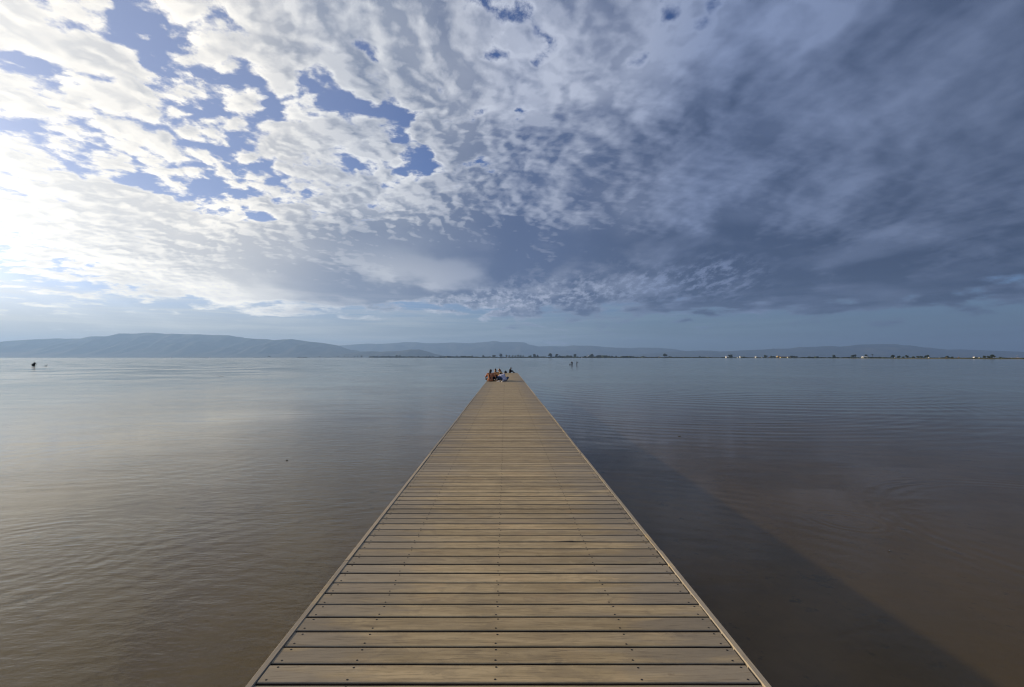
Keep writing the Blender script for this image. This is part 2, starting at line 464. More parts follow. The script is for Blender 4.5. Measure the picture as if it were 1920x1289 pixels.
PITCH, BW, Y0, Y1 = .1432, .1311, -3.9, 47.85
pier = empty('pier', (0.012, 0, 0))
tag(pier, 'long straight pier of weathered brown boards running out over the lagoon', 'pier')
nb = int((Y1 - Y0) / PITCH)
mb = MB(); rv = []
HWB = 1.238
rr = random.Random(3)
for i in range(nb):
    yc = Y0 + PITCH * (i + .5) + .026
    r = rr.random()
    rot = rr.uniform(-.0012, .0012); dzb = rr.uniform(-.0015, .0015)
    w0, w1 = BW / 2 + rr.uniform(-.0022, .0018), BW / 2 + rr.uniform(-.0022, .0018)
    ph = rr.uniform(0, 50); nseg = 26 if yc < 14 else 8
    notch = abs(yc - 4.02) < PITCH / 2
    base = len(mb.v)
    bow = rr.uniform(-.0012, .0012)
    ex0, ex1 = -HWB + rr.uniform(-.003, .003), HWB + rr.uniform(-.003, .003)
    for k in range(nseg + 1):
        x_ = ex0 + (ex1 - ex0) * k / nseg
        dy = rot * x_ + bow * math.cos(x_ * 2.2)
        a = yc - w0 + dy + .0012 * mnoise.noise(Vector((x_ * 3, ph, 0)))
        b = yc + w1 + dy + .0012 * mnoise.noise(Vector((x_ * 3, ph, 9)))
        if notch and .40 < x_ < .80:
            a += .014 * (1 - abs(x_ - .57) / .2) if abs(x_ - .57) < .2 else 0
        zt = DECK + dzb; zb = DECK - .032; cz = .004
        for (yy, zz) in ((a, zb), (a, zt - cz), (a + cz, zt - .0008), (a + cz * 2.6, zt), (b - cz * 2.6, zt), (b - cz, zt - .0008), (b, zt - cz), (b, zb)):
            mb.v.append(Vector((x_, yy, zz))); rv.append(r)
    for k in range(nseg):
        for j in range(8):
            a0 = base + k * 8 + j; a1 = base + k * 8 + (j + 1) % 8
            mb.face((a0, a0 + 8, a1 + 8, a1), 2 if j in (0, 6, 7) else 0)  # board sides and undersides dark: dirty edges, plus painted shade to blacken the gaps
    mb.face([base + j for j in range(8)]); mb.face([base + nseg * 8 + j for j in reversed(range(8))])
    # two screws on each joist
    for xs in (-1.19, -.795, -.063, .672, 1.195):
        for s in (-1, 1):
            if rr.random() < .03: continue
            cx = xs + rr.uniform(-.006, .006) + s * .004; cy = yc + s * (.044 + rr.uniform(-.004, .004)); cr = .0060
            b0 = len(mb.v); nn = 8 if yc < 12 else 5
            ztop = DECK + dzb + .0009
            for q in range(nn):
                w_ = 2 * math.pi * q / nn
                mb.v.append(Vector((cx + cr * math.cos(w_), cy + cr * math.sin(w_) * .9, ztop))); rv.append(r)
            for q in range(nn):
                w_ = 2 * math.pi * q / nn
                mb.v.append(Vector((cx + cr * math.cos(w_), cy + cr * math.sin(w_) * .9, ztop - .006))); rv.append(r)
            mb.face([b0 + q for q in range(nn)], 1)
            for q in range(nn): mb.face((b0 + q, b0 + nn + q, b0 + nn + (q + 1) % nn, b0 + (q + 1) % nn), 1)
deck = mb.obj('deck', [M_DECK, M_SCREW, M_BEAM], pier)
at_ = deck.data.attributes.new('board', 'FLOAT', 'POINT'); at_.data.foreach_set('value', rv)

def board_attr(o, val):
    a = o.data.attributes.new('board', 'FLOAT', 'POINT'); a.data.foreach_set('value', [val] * len(o.data.vertices))

for s in (-1, 1):
    y = Y0
    while y < Y1:
        ln = min(3.9 + rr.uniform(-.3, .3), Y1 - y)
        if Y1 - y - ln < 1: ln = Y1 - y
        mb = MB(); n_ = 14; off0, off1 = rr.uniform(-.004, .008), rr.uniform(-.004, .008)
        tall = rr.uniform(.000, .007)
        ph = rr.uniform(0, 99)
        for k in range(n_ + 1):
            t = k / n_; yy = y + .002 + (ln - .004) * t
            xo = s * (HWB + .0230) + off0 + (off1 - off0) * t + .0015 * mnoise.noise(Vector((yy * 1.7, ph, 0)))
            hw = .0180 + .0012 * mnoise.noise(Vector((yy * 6, ph, 4)))
            zt = DECK + .001 + tall * .6
            for (a, b) in ((-hw, DECK - .14), (-hw, zt - .004), (-hw + .004, zt), (hw - .004, zt), (hw, zt - .004), (hw, DECK - .14)):
                mb.v.append(Vector((xo + a, yy, b)))
        for k in range(n_):
            for j in range(6):
                a0 = k * 6 + j; a1 = k * 6 + (j + 1) % 6
                mb.face((a0, a1, a1 + 6, a0 + 6))
        mb.face([j for j in reversed(range(6))]); mb.face([n_ * 6 + j for j in range(6)])
        e = mb.obj('edge_board', M_EDGE, pier); board_attr(e, rr.random())
        y += ln
for xs in (-1.19, -.795, -.063, .672, 1.195):
    mb = MB(); mb.box((xs, (Y0 + Y1) / 2, DECK - .034 - .07), (.06, Y1 - Y0 - .02, .138))
    mb.obj('joist', M_BEAM, pier)
y = -2.6
while y < Y1:
    mb = MB(); mb.box((0, y, DECK - .174 - .08), (2.30, .12, .158)); mb.obj('crossbeam', M_BEAM, pier)
    for s in (-1, 1):
        mb = MB(); mb.tube([(s * .98, y, -1.2), (s * .98, y, -.1), (s * .98, y, DECK - .335)], [.085, .083, .08], 14)
        mb.obj('post', M_BEAM, pier, smooth=True)
    y += 3.15
# lower landing step at the very end, where the last visitor's things sit
mb = MB()
for k in range(4):
    mb.box((0, Y1 + .09 + k * .143, DECK - .30), (2.4, .132, .03))
o = mb.obj('landing_step', M_DECK, pier); board_attr(o, .4)
for xs in (-1.0, 0, 1.0):
    mb = MB(); mb.box((xs, Y1 + .30, DECK - .38), (.07, .60, .13))
    mb.box((xs, Y1 + .03, -.3 + .3), (.09, .07, .98)); mb.obj('bracket', M_BEAM, pier)

#@@LAND
# ------------------------------------------------------------------ far land
def interp(t, x):
    if x <= t[0][0]: return t[0][1]
    for (x0, y0), (x1, y1) in zip(t, t[1:]):
        if x <= x1:
            u = (x - x0) / (x1 - x0); return y0 + (y1 - y0) * u
    return t[-1][1]
SHORE = [(-900, 4600), (600, 4300), (760, 3300), (900, 2500), (1200, 2000), (1400, 1550), (1560, 1150), (1700, 830), (1800, 680), (1920, 560), (2200, 430), (2800, 330), (4200, 300)]
def shore(px): return interp(SHORE, px)
GZ = .55
m, g, out = material('shore_ground')
co = objco(g)
n = g.noise(g.v('MULTIPLY', co, (1, .3, 1)), .02, 6, .6); n2 = g.noise(co, .15, 5, .6)
c = g.mix(g.step(n, .4, .6), (.16, .15, .055), (.31, .25, .12)); c = g.mix(g.mul(n2, .5), c, (.07, .075, .03))
principled(g, out, c, .95, None, .1)
mb = MB(); pts = []
pxs = list(range(-1400, 4200, 20))
for i, px in enumerate(pxs):
    dep = shore(px) * (1 + .012 * mnoise.noise(Vector((px * .03, 0, 0))))
    a = at(px, dep - 2, -.5); b = at(px, dep + 4, .25); c_ = at(px, dep + 30, GZ); e = at(px, 17000, GZ)
    e.x = max(-21500, min(21500, e.x))
    mb.v += [a, b, c_, e]
for i in range(len(pxs) - 1):
    for j in range(3):
        a = i * 4 + j; mb.face((a, a + 4, a + 5, a + 1))
tag(mb.obj('ground', m), kind='structure')

m, g, out = material('forest_hills')
co = objco(g)
n = g.noise(co, .004, 7, .62)
c = g.mix(g.step(n, .35, .65), (.026, .034, .030), (.070, .070, .060))
principled(g, out, c, .95, None, .05)
def hills(ridge, D, depth, seed, amp=.10):
    mb = MB(); x0, x1 = ridge[0][0], ridge[-1][0]
    nx = int((x1 - x0) / 3); ny = 22
    for i in range(nx + 1):
        px = x0 + (x1 - x0) * i / nx
        H = max(0.0, (HY - interp(ridge, px)) / F * D + (CAM_Z - GZ) )
        H += 2.6 * mnoise.fractal(Vector((px * .09, seed, 0)), 1, 2, 4) * min(1, H / 60)
        for j in range(ny + 1):
            t = j / ny * 2 - 1            # -1 front foot, 0 ridge, 1 back foot
            yy = D + t * depth
            w = max(0.0, 1 - abs(t)) ** (1.25 if t < 0 else 1.0)
            sp = mnoise.fractal(Vector((px * .035 + t * .8, t * 1.6, seed)), .9, 2, 5)
            z = H * w * (1 + 1.1 * sp * abs(t) * (1 - abs(t)) * 2)
            X_ = (px - HX) / F * D
            mb.v.append(Vector((X_, yy, GZ - 3 + max(0, z) + (3 if abs(t) < 1e-6 else 3 * w))))
    for i in range(nx):
        for j in range(ny):
            a = i * (ny + 1) + j
            mb.face((a, a + ny + 1, a + ny + 2, a + 1))
    return tag(mb.obj('hills', m, smooth=True), kind='structure')
hills([(-900, 670), (-500, 655), (-200, 650), (-60, 651), (0, 645), (38, 638), (75, 636), (110, 635), (125, 635.5), (150, 635), (168, 631), (190, 631), (205, 632), (230, 625.5), (255, 626), (275, 624), (290, 624.5), (310, 626.5), (325, 626), (345, 627), (370, 627), (400, 628.5), (430, 629), (445, 633), (480, 636), (495, 636), (513, 638), (545, 636), (560, 638), (580, 641), (606, 643.5), (620, 646), (635, 651), (652, 655.5), (675, 660), (700, 664), (720, 668), (745, 672)], 9500, 1800, 1.5)
hills([(610, 671), (640, 665), (660, 662), (680, 659.5), (700, 659), (715, 660), (735, 659), (750, 658.5), (770, 655.5), (785, 655.5), (800, 659), (812, 663), (830, 667), (855, 672)], 8200, 900, 4.2)
hills([(560, 668), (600, 655), (640, 648), (660, 646.5), (690, 644.5), (705, 645), (720, 645), (740, 643.5), (757, 642), (780, 642), (800, 644), (830, 643.5), (850, 642.5), (880, 644), (905, 642), (925, 640), (930, 640), (940, 642), (965, 641.5), (985, 642.5), (990, 646), (1000, 648), (1010, 650), (1035, 649.5), (1060, 650), (1070, 648.5), (1110, 648.5), (1130, 650.5), (1145, 652), (1165, 652.5), (1185, 653), (1200, 652), (1235, 652.5), (1265, 655), (1280, 658), (1300, 662), (1340, 672)], 14000, 2000, 8.8)
hills([(1150, 671), (1190, 666), (1210, 664), (1235, 662), (1260, 659.5), (1290, 658.5), (1315, 657.5), (1335, 658), (1350, 659.5), (1370, 658.5), (1400, 657), (1425, 656), (1450, 654.5), (1490, 654), (1510, 651), (1530, 650.5), (1560, 649), (1575, 650.5), (1590, 649), (1610, 646.5), (1660, 645.5), (1680, 645.5), (1695, 648), (1707, 647.5), (1715, 650), (1730, 652), (1745, 652), (1760, 654.5), (1780, 656), (1800, 655.5), (1830, 656.5), (1860, 658), (1920, 660), (2000, 662), (2150, 665), (2400, 668), (2450, 672)], 11500, 1600, 12.3)

# ---- trees
M_BARK = simple('bark', (.07, .05, .035), .9, .3, 2)
def leafmat(name, col):
    m, g, out = material(name)
    n = g.noise(objco(g), 1.3, 3, .6)
    c = g.mix(n, tuple(v * .6 for v in col), tuple(v * 1.4 for v in col))
    principled(g, out, c, .8, None, .2); return m
LEAF = [leafmat('leaf_dark', (.035, .05, .022)), leafmat('leaf_olive', (.065, .075, .03)), leafmat('leaf_pale', (.10, .105, .045))]
def crown_mesh(kind, seed, size=1.0):
    """unit tree: 1 m tall, built of leaf clumps; returns crown, trunk meshes"""
    r = random.Random(seed); mb = MB(); tb = MB()
    if kind == 'palm':
        tb.tube([(0, 0, 0), (.01, 0, .4), (.03, 0, .8)], [.035, .026, .022], 7)
        for k in range(16):
            a = 2 * math.pi * k / 16 + r.uniform(-.1, .1); L = r.uniform(.22, .30); up = r.uniform(.02, .18)
            prev = None
            for s in range(5):
                t = s / 4; c = Vector((.03 + math.cos(a) * L * t, math.sin(a) * L * t, .8 + up * math.sin(t * 2.6) * 1.1 - t * t * .12))
                w = .035 * (1 - t * .8); sd = Vector((-math.sin(a), math.cos(a), 0)) * w
                b = len(mb.v); mb.v += [c - sd, c + sd]
                if prev is not None: mb.face((prev, prev + 1, b + 1, b))
                prev = b
        return mb, tb
    if kind == 'tall': cz, rx, rz, tr = .55, .17, .46, .10
    elif kind == 'broad': cz, rx, rz, tr = .56, .62, .44, .14
    elif kind == 'shrub': cz, rx, rz, tr = .48, .75, .50, .04
    else: cz, rx, rz, tr = .60, .42, .40, .20
    tb.tube([(0, 0, 0), (.01, .005, tr), (.0, .01, cz)], [.045, .034, .015], 7)
    for k in range(5):
        a = r.uniform(0, 6.28)
        tb.tube([(0, 0, tr + .05 * k), (math.cos(a) * rx * .35, math.sin(a) * rx * .35, cz), (math.cos(a) * rx * .6, math.sin(a) * rx * .6, cz + rz * r.uniform(-.1, .4))], [.02, .013, .006], 5)
    blobs = []
    for k in range(13):
        a = r.uniform(0, 6.28); u = r.uniform(-1, 1); q = r.random() ** .5 * .72
        s = math.sqrt(1 - u * u)
        blobs.append((Vector((math.cos(a) * s * rx * q, math.sin(a) * s * rx * q, cz + u * rz * q)), r.uniform(.30, .5) * min(rx, rz)))
    for k in range(620):
        c, br = r.choice(blobs)
        dv = Vector((r.gauss(0, 1), r.gauss(0, 1), r.gauss(0, 1))).normalized() * br * r.uniform(.55, 1.12)
        p = c + dv
        if p.z < tr * .6: continue
        n = (dv.normalized() + Vector((r.uniform(-.6, .6), r.uniform(-.6, .6), r.uniform(-.3, .8)))).normalized()
        a = n.orthogonal().normalized(); b_ = n.cross(a); s = r.uniform(.045, .085)
        w = r.uniform(0, 6.28); a2 = a * math.cos(w) + b_ * math.sin(w); b2 = n.cross(a2)
        b = len(mb.v); mb.v += [p + a2 * s, p + b2 * s * .6, p - a2 * s, p - b2 * s * .6]
        mb.face((b, b + 1, b + 2, b + 3))
    return mb, tb
PROTO = {}
def tree(px, hpx, kind, leaf, label, behind=70, wide=1.0, group=None, name=None):
    dep = shore(px) + behind
    H = hpx / F * dep
    key = (kind, leaf, int(px) % 3)
    if key not in PROTO:
        cb, tb = crown_mesh(kind, leaf * 7 + int(px) % 3 + len(kind))
        PROTO[key] = (cb.mesh('crown'), tb.mesh('trunk'))
        PROTO[key][0].materials.append(LEAF[leaf]); PROTO[key][1].materials.append(M_BARK)
    nm = name or {'palm': 'palm_tree', 'shrub': 'shrub'}.get(kind, 'tree')
    e = empty(nm, at(px, dep, GZ - .02), random.uniform(0, 6.28))
    H *= 1.25; e.scale = (H * wide * 1.3, H * wide * 1.3, H)
    for k, me in zip(('crown', 'trunk'), PROTO[key]):
        o = bpy.data.objects.new(k, me); COL.objects.link(o); o.parent = e
    tag(e, label, 'palm' if kind == 'palm' else ('shrub' if kind == 'shrub' else 'tree'), group)
    return e
GF = 'small trees dotted along the hazy far shore'
for px, h, k in ((505, 3.0, 'broad'), (599, 2.6, 'round'), (634, 2.4, 'round'), (646, 2.2, 'round'), (653, 2.0, 'shrub'), (665, 2.2, 'round'), (671, 2.4, 'round')):
    tree(px, h, 'round' if k == 'shrub' else k, 0, 'tiny dark tree on the hazy low shore below the left mountains', group=GF, behind=40)
tree(678, 3.2, 'broad', 0, 'larger dark bushy tree standing left of the long hedge on the far shore', behind=40)
GM = 'trees in the dark shoreline scrub left of the pier'
for px, h in ((708, 3.2), (717, 3.0), (729, 3.4), (744, 4.2), (750, 4.0), (784, 3.2), (812, 3.0), (826, 3.0), (838, 3.4), (857, 3.6), (868, 3.0)):
    tree(px, h, 'round', 0, 'small dark tree rising out of the dark shoreline scrub left of the pier', group=GM, behind=40)
tree(885, 3.4, 'broad', 1, 'low olive bush-like tree just left of the seated group on the far shore', behind=50)
tree(906, 4.0, 'round', 0, 'small dark tree alone above the left-hand seated person', behind=50)
tree(926, 5.6, 'round', 1, 'round olive tree, left one of a close pair above the seated group', behind=50, wide=1.15)
tree(939, 6.4, 'round', 0, 'round darker and taller tree, right one of a close pair above the seated group', behind=50, wide=1.1)
GP = 'row of pale green poplars behind the pier end'
for px in (950, 955, 961, 966, 971, 976, 981):
    tree(px, 4.6 + (px % 3) * .3, 'tall', 2, 'pale green poplar in the even row straight behind the pier end', group=GP, behind=60, wide=1.5)
tree(994, 4.2, 'broad', 0, 'wide low dark tree just right of the pale poplar row', behind=50)
tree(1002, 6.0, 'round', 0, 'tall dark round tree between the poplar row and a tiny white hut', behind=50, wide=1.1)
tree(1008, 5.0, 'tall', 0, 'slim dark tree close to the left of a tiny white hut', behind=60, wide=1.5)
tree(1032, 7.0, 'round', 0, 'tallest round dark tree of the shore between pier end and the distant waders', behind=60, wide=1.1)
tree(1044, 6.4, 'tall', 0, 'upright dark tree right of the tallest round tree', behind=60, wide=2.0)
tree(1049, 4.0, 'round', 0, 'small dark tree touching the upright tree on its right', behind=60)
tree(1064, 4.4, 'broad', 0, 'broad flat dark tree, left of two above the distant waders', behind=60)
tree(1070, 4.6, 'broad', 1, 'broad flat olive tree, right of two above the distant waders', behind=55)
tree(1078, 6.2, 'tall', 0, 'narrow dark blue-green tree directly above the right-hand wader', behind=60, wide=2.0)
tree(1097, 3.2, 'broad', 0, 'low dark tree close to the left of the white farmhouse by the waders', behind=90, wide=1.2)
tree(1109, 6.6, 'round', 0, 'tall dark round tree just right of the white farmhouse by the waders', behind=70)
GG = 'trees of the dense grove right of the white farmhouse'
for px in (1121, 1125, 1129, 1133, 1137, 1142, 1148, 1155):
    tree(px, 4.6 - (px - 1121) * .04, 'broad', 0, 'dark tree in the dense low grove right of the white farmhouse', group=GG, behind=60)
tree(1175, 3.4, 'round', 0, 'small dark lone tree between the dense grove and the small white hut', behind=60)
tree(1246.5, 7.2, 'round', 0, 'big round dark tree standing alone on the flat shore right of the grove', behind=60, wide=1.0)
tree(1256, 3.0, 'shrub', 0, 'low dark shrub to the right of the big lone round tree', behind=60)
tree(1312, 3.0, 'round', 0, 'small dark tree at the end of the long low hedge', behind=60)
tree(1367.5, 5.6, 'broad', 0, 'left half of the dark twin tree beside the white cottage', behind=65, wide=.7)
tree(1371.5, 5.4, 'broad', 0, 'right half of the dark twin tree beside the white cottage', behind=70, wide=.7)
tree(1395, 2.4, 'shrub', 0, 'tiny dark shrub right of the small white block house', behind=60)
tree(1435, 5.2, 'broad', 0, 'spreading dark tree left of the yellow farmhouse', behind=60, wide=.8)
GY = 'trees around the yellow farm buildings'
for px, h in ((1446, 3.4), (1451, 3.2), (1484, 4.0), (1489, 3.6), (1493, 3.2)):
    tree(px, h, 'round', 0, 'small dark tree beside the yellow farm buildings', group=GY, behind=50, wide=1.2)
tree(1563, 5.2, 'round', 0, 'dark tree standing alone far left on the long grassy shore', behind=45)
tree(1600.5, 6.2, 'round', 0, 'round dark tree with a short trunk left of the long white house', behind=45, wide=1.15)
tree(1623, 6.0, 'broad', 0, 'dark flat-topped tree rising behind the long white house', behind=62, wide=.7)
tree(1636.3, 6.4, 'palm', 0, 'thin palm tree right of the long white house', behind=45)
tree(1649, 3.2, 'shrub', 1, 'low olive shrub between the palm and the next dark tree', behind=45)
tree(1674, 5.4, 'round', 0, 'dark tree with a tiny white hut at its right foot', behind=45, wide=1.1)
tree(1685, 4.6, 'broad', 0, 'low spreading dark tree right of the tiny white hut', behind=45, wide=.9)
tree(1693, 3.6, 'shrub', 1, 'olive shrub right of the low spreading tree', behind=45, wide=.7)
tree(1700, 6.0, 'tall', 0, 'slim dark tree between two low shrubs on the grassy shore', behind=45, wide=1.6)
tree(1712, 4.2, 'broad', 1, 'low olive tree right of the slim dark tree', behind=45, wide=.8)
for px in (1721, 1727):
    tree(px, 4.2, 'broad', 0, 'one of two dark bushy trees merging into a clump on the grassy shore', group='pair of merging bushy trees', behind=45, wide=.8)
tree(1738, 6.2, 'broad', 0, 'wide dark tree above the low cream shed', behind=55, wide=.85)
tree(1775, 4.6, 'broad', 0, 'dark tree directly behind the low brownish shed', behind=55, wide=.8)
tree(1785, 4.0, 'tall', 1, 'small olive tree right of the low brownish shed', behind=50, wide=1.6)
tree(1845, 4.6, 'round', 0, 'small dark tree at the left of the large clump near the right edge', behind=50)
tree(1853, 4.8, 'broad', 0, 'middle dark tree of the large clump near the right edge', behind=50, wide=.8)
tree(1860, 6.6, 'broad', 0, 'tallest and rightmost tree of the clump near the right edge', behind=50, wide=.85)
tree(1876, 3.2, 'shrub', 1, 'pale low shrub right of the large clump near the right edge', behind=50, wide=.8)
# far scrub and reeds that read as one mass
mb = MB(); r_ = random.Random(5)
for x0, x1, h0, dens_ in ((560, 575, 1.4, 4), (695, 706, 2.2, 6), (706, 880, 1.9, 5), (880, 1000, 1.6, 5), (1000, 1200, 1.8, 5), (1200, 1330, 1.5, 5), (1330, 1500, 1.0, 4), (1500, 1925, 1.3, 5)):
    px = x0
    while px < x1:
        dep = shore(px) + r_.uniform(20, 60); H = 2.0 * h0 / F * dep * r_.uniform(.3, 1.15) * (.55 + .9 * abs(mnoise.noise(Vector((px * .08, 3, 3)))))
        c = at(px, dep, GZ)
        for k in range(8):
            w = H * r_.uniform(.5, 1.1); p = c + Vector((r_.uniform(-1, 1) * H, r_.uniform(-1, 1) * H, 0))
            a = r_.uniform(0, 3.1); dv = Vector((math.cos(a), math.sin(a), 0)) * w; b = len(mb.v)
            mb.v += [p - dv, p + dv, p + dv * .6 + Vector((0, 0, H * r_.uniform(.6, 1))), p - dv * .5 + Vector((0, 0, H * r_.uniform(.6, 1)))]
            mb.face((b, b + 1, b + 2, b + 3))
        px += 1.0 / dens_ * 3 * r_.uniform(.4, 1.6)
tag(mb.obj('shore_scrub', LEAF[0]), 'dark low scrub and reeds lining the whole far shore', 'scrub', kind='stuff')

# ---- houses
M_WHITE = simple('white_render', (.78, .77, .74), .8, .08, 1)
M_YEL = simple('ochre_render', (.62, .43, .17), .8, .1, 1)
M_CREAM = simple('cream_render', (.70, .62, .45), .8, .1, 1)
M_ROOFT = simple('clay_tiles', (.30, .15, .09), .85, .25, 4)
M_ROOFB = simple('brown_roof', (.16, .10, .06), .85, .25, 4)
M_PANE = simple('dark_glass', (.03, .035, .04), .3, .2, 1)
M_DOOR = simple('door_wood', (.12, .07, .04), .7, .2, 1)
def house(px, wpx, hpx, mat, roofm, label, name='house', behind=40, gable=True, nwin=2, rz=None, cat='house', group=None):
    dep = shore(px) + behind; w = wpx / F * dep; h = hpx / F * dep; dp = min(w * .7, 9); wh = h * (.66 if gable else .93)
    e = empty(name, at(px, dep, GZ - .02), 0.0 if rz is None else rz)
    tag(e, label, cat, group)
    mb = MB(); mb.box((0, 0, wh / 2), (w, dp, wh)); mb.obj('wall', mat, e)
    mb = MB()
    if gable:
        o_ = .25; v = [(-w / 2 - o_, -dp / 2 - o_, wh), (w / 2 + o_, -dp / 2 - o_, wh), (w / 2 + o_, dp / 2 + o_, wh), (-w / 2 - o_, dp / 2 + o_, wh), (-w / 2 - o_, 0, h), (w / 2 + o_, 0, h)]
        mb.v = [Vector((a, b, c + .003)) for a, b, c in v]
        for f_ in ((0, 1, 5, 4), (2, 3, 4, 5), (0, 4, 3), (1, 2, 5), (3, 2, 1, 0)): mb.face(f_)
        ro = mb.obj('roof', roofm, e)
        cb = MB(); cb.box((w * .28, .3, h + .05), (.5, .5, .9)); cb.obj('chimney', mat, ro)
    else:
        mb.box((0, 0, wh + h * .035), (w + .3, dp + .3, h * .07 - .004)); mb.obj('roof', roofm, e)
    for k in range(nwin):
        xx = -w / 2 + w * (k + .5) / nwin
        if k == nwin // 2 and nwin > 1: continue
        fb = MB(); fb.box((xx, -dp / 2 - .02, wh * .55), (1.1, .06, 1.1)); fo = fb.obj('window', M_DOOR, e)
        gb = MB(); gb.box((xx, -dp / 2 - .055, wh * .55), (.92, .02, .92)); gb.obj('pane', M_PANE, fo)
    db = MB(); db.box(((-w / 2 + w * (nwin // 2 + .5) / nwin) if nwin > 1 else w * .25, -dp / 2 - .025, min(1.05, wh * .42)), (1.0, .06, min(2.1, wh * .84))); db.obj('door', M_DOOR, e)
    return e
GH = 'tiny white houses under the left mountains'
for px in (320, 358, 394):
    house(px, 1.6, 1.6, M_WHITE, M_WHITE, 'tiny white house at the waterline under the left mountains', group=GH, gable=False, behind=30)
house(705, 1.6, 2.4, M_WHITE, M_ROOFT, 'small white house in the dark scrub, leftmost of three left of the pier', behind=32)
house(735, 2.2, 2.0, M_WHITE, M_WHITE, 'low white flat-roofed house, middle of three left of the pier', gable=False, behind=32)
house(803, 1.6, 4.6, M_WHITE, M_WHITE, 'narrow tall white tower house, rightmost of three left of the pier', gable=False, behind=32)
house(951, 2.0, 1.8, M_WHITE, M_ROOFT, 'tiny pale house at the left foot of the pale poplar row', behind=28)
house(1014, 2.0, 2.2, M_WHITE, M_WHITE, 'tiny white hut right of the slim dark tree behind the pier end', gable=False, behind=28)
house(1091.5, 3.6, 1.4, M_WHITE, M_ROOFT, 'long low pale shed left of the white farmhouse', name='shed', cat='shed', behind=30)
house(1101.5, 3.0, 3.0, M_WHITE, M_WHITE, 'bright white farmhouse between two dark trees above the waders', behind=30)
house(1103.5, 1.8, 4.6, M_WHITE, M_WHITE, 'taller white annex behind the bright white farmhouse', name='annex', cat='annex', gable=False, behind=52, nwin=1)
house(1193, 2.0, 1.6, M_WHITE, M_WHITE, 'small white hut right of the dense grove', name='hut', cat='hut', gable=False, nwin=1)
house(1236, 2.2, 2.4, M_WHITE, M_ROOFT, 'small white house left of the big lone round tree', nwin=1)
house(1326, 1.8, 2.2, M_WHITE, M_WHITE, 'tiny white box-shaped hut right of the long low hedge', name='hut', cat='hut', gable=False, nwin=1)
house(1333.5, 2.4, 1.2, M_CREAM, M_CREAM, 'very low cream shed right of the tiny box-shaped hut', name='shed', cat='shed', gable=False, nwin=1)
house(1363.5, 5.2, 3.4, M_WHITE, M_WHITE, 'white cottage at the left side of the dark twin tree', behind=36)
house(1383, 2.0, 2.0, M_WHITE, M_WHITE, 'small white hut left of the white block house', name='hut', cat='hut', gable=False, nwin=1, behind=36)
house(1389, 4.0, 3.0, M_WHITE, M_WHITE, 'white block house right of the small hut', gable=False, behind=36)
house(1417.5, 4.2, 3.4, M_WHITE, M_WHITE, 'white house seen at an angle left of the spreading dark tree', behind=36, rz=.6)
house(1428.5, 2.0, 1.5, M_WHITE, M_WHITE, 'very small white shed at the foot of the spreading dark tree', name='shed', cat='shed', gable=False, nwin=1, behind=30)
house(1443.5, 2.0, 2.0, M_CREAM, M_ROOFT, 'small cream hut just right of the spreading dark tree', name='hut', cat='hut', nwin=1, behind=36)
house(1459, 4.6, 4.0, M_YEL, M_YEL, 'yellow ochre farmhouse in the middle of the right shore', gable=False, behind=36)
house(1468, 12, 2.8, M_YEL, M_ROOFB, 'long low barn with a brown roof right of the yellow farmhouse', name='barn', cat='barn', behind=48, nwin=4)
house(1479, 5.4, 2.8, M_CREAM, M_ROOFB, 'cream house at the right end of the long brown-roofed barn', behind=30)
house(1621, 8.6, 3.4, M_WHITE, M_WHITE, 'long white house with a pale low roof in front of the flat-topped tree', gable=True, behind=40, nwin=4)
house(1678, 2.2, 1.8, M_WHITE, M_WHITE, 'tiny white hut at the right foot of a dark tree', name='hut', cat='hut', gable=False, nwin=1, behind=36)
house(1702, 1.4, 1.2, M_CREAM, M_CREAM, 'tiny cream hut below the slim dark tree', name='hut', cat='hut', gable=False, nwin=1, behind=34)
house(1742.5, 3.6, 2.0, M_CREAM, M_CREAM, 'low cream shed under the right side of the wide dark tree', name='shed', cat='shed', gable=False, behind=38)
house(1762, 2.4, 1.6, M_CREAM, M_CREAM, 'small pale shed alone between the wide tree and the brownish shed', name='shed', cat='shed', gable=False, nwin=1, behind=38)
house(1774.5, 3.2, 2.0, M_CREAM, M_ROOFB, 'low shed with brown roof in front of a dark tree', name='shed', cat='shed', behind=36)
house(1797, 2.0, 2.4, M_CREAM, M_ROOFT, 'narrow cream house with clay roof left of the white villa', nwin=1, behind=60)
house(1828, 5.2, 3.4, M_WHITE, M_WHITE, 'white villa with a flat roof left of the large clump of trees', gable=False, behind=60, nwin=3)
house(1836.5, 2.6, 2.2, M_CREAM, M_CREAM, 'lower cream wing just right of the white villa', name='outbuilding', cat='outbuilding', gable=False, nwin=1, behind=60)
house(1897, 2.2, 1.8, M_WHITE, M_WHITE, 'small white hut below the lamp mast by the right edge', name='hut', cat='hut', gable=False, nwin=1, behind=40)
house(1908, 3.6, 1.8, M_WHITE, M_ROOFT, 'white hut with clay roof right of the lamp mast by the right edge', name='hut', cat='hut', nwin=1, behind=40)
dep = shore(1906) + 40; e = empty('lamp_mast', at(1906.5, dep, GZ)); tag(e, 'thin mast with a pale lamp head near the right edge of the shore', 'mast')
H = 6.6 / F * dep
mb = MB(); mb.tube([(0, 0, 0), (0, 0, H)], [.07, .04], 8); mb.obj('pole', simple('galvanised', (.4, .4, .4), .5), e)
mb = MB(); mb.box((0, -.3, H), (.5, .9, .22)); mb.obj('lamp_head', M_WHITE, e)

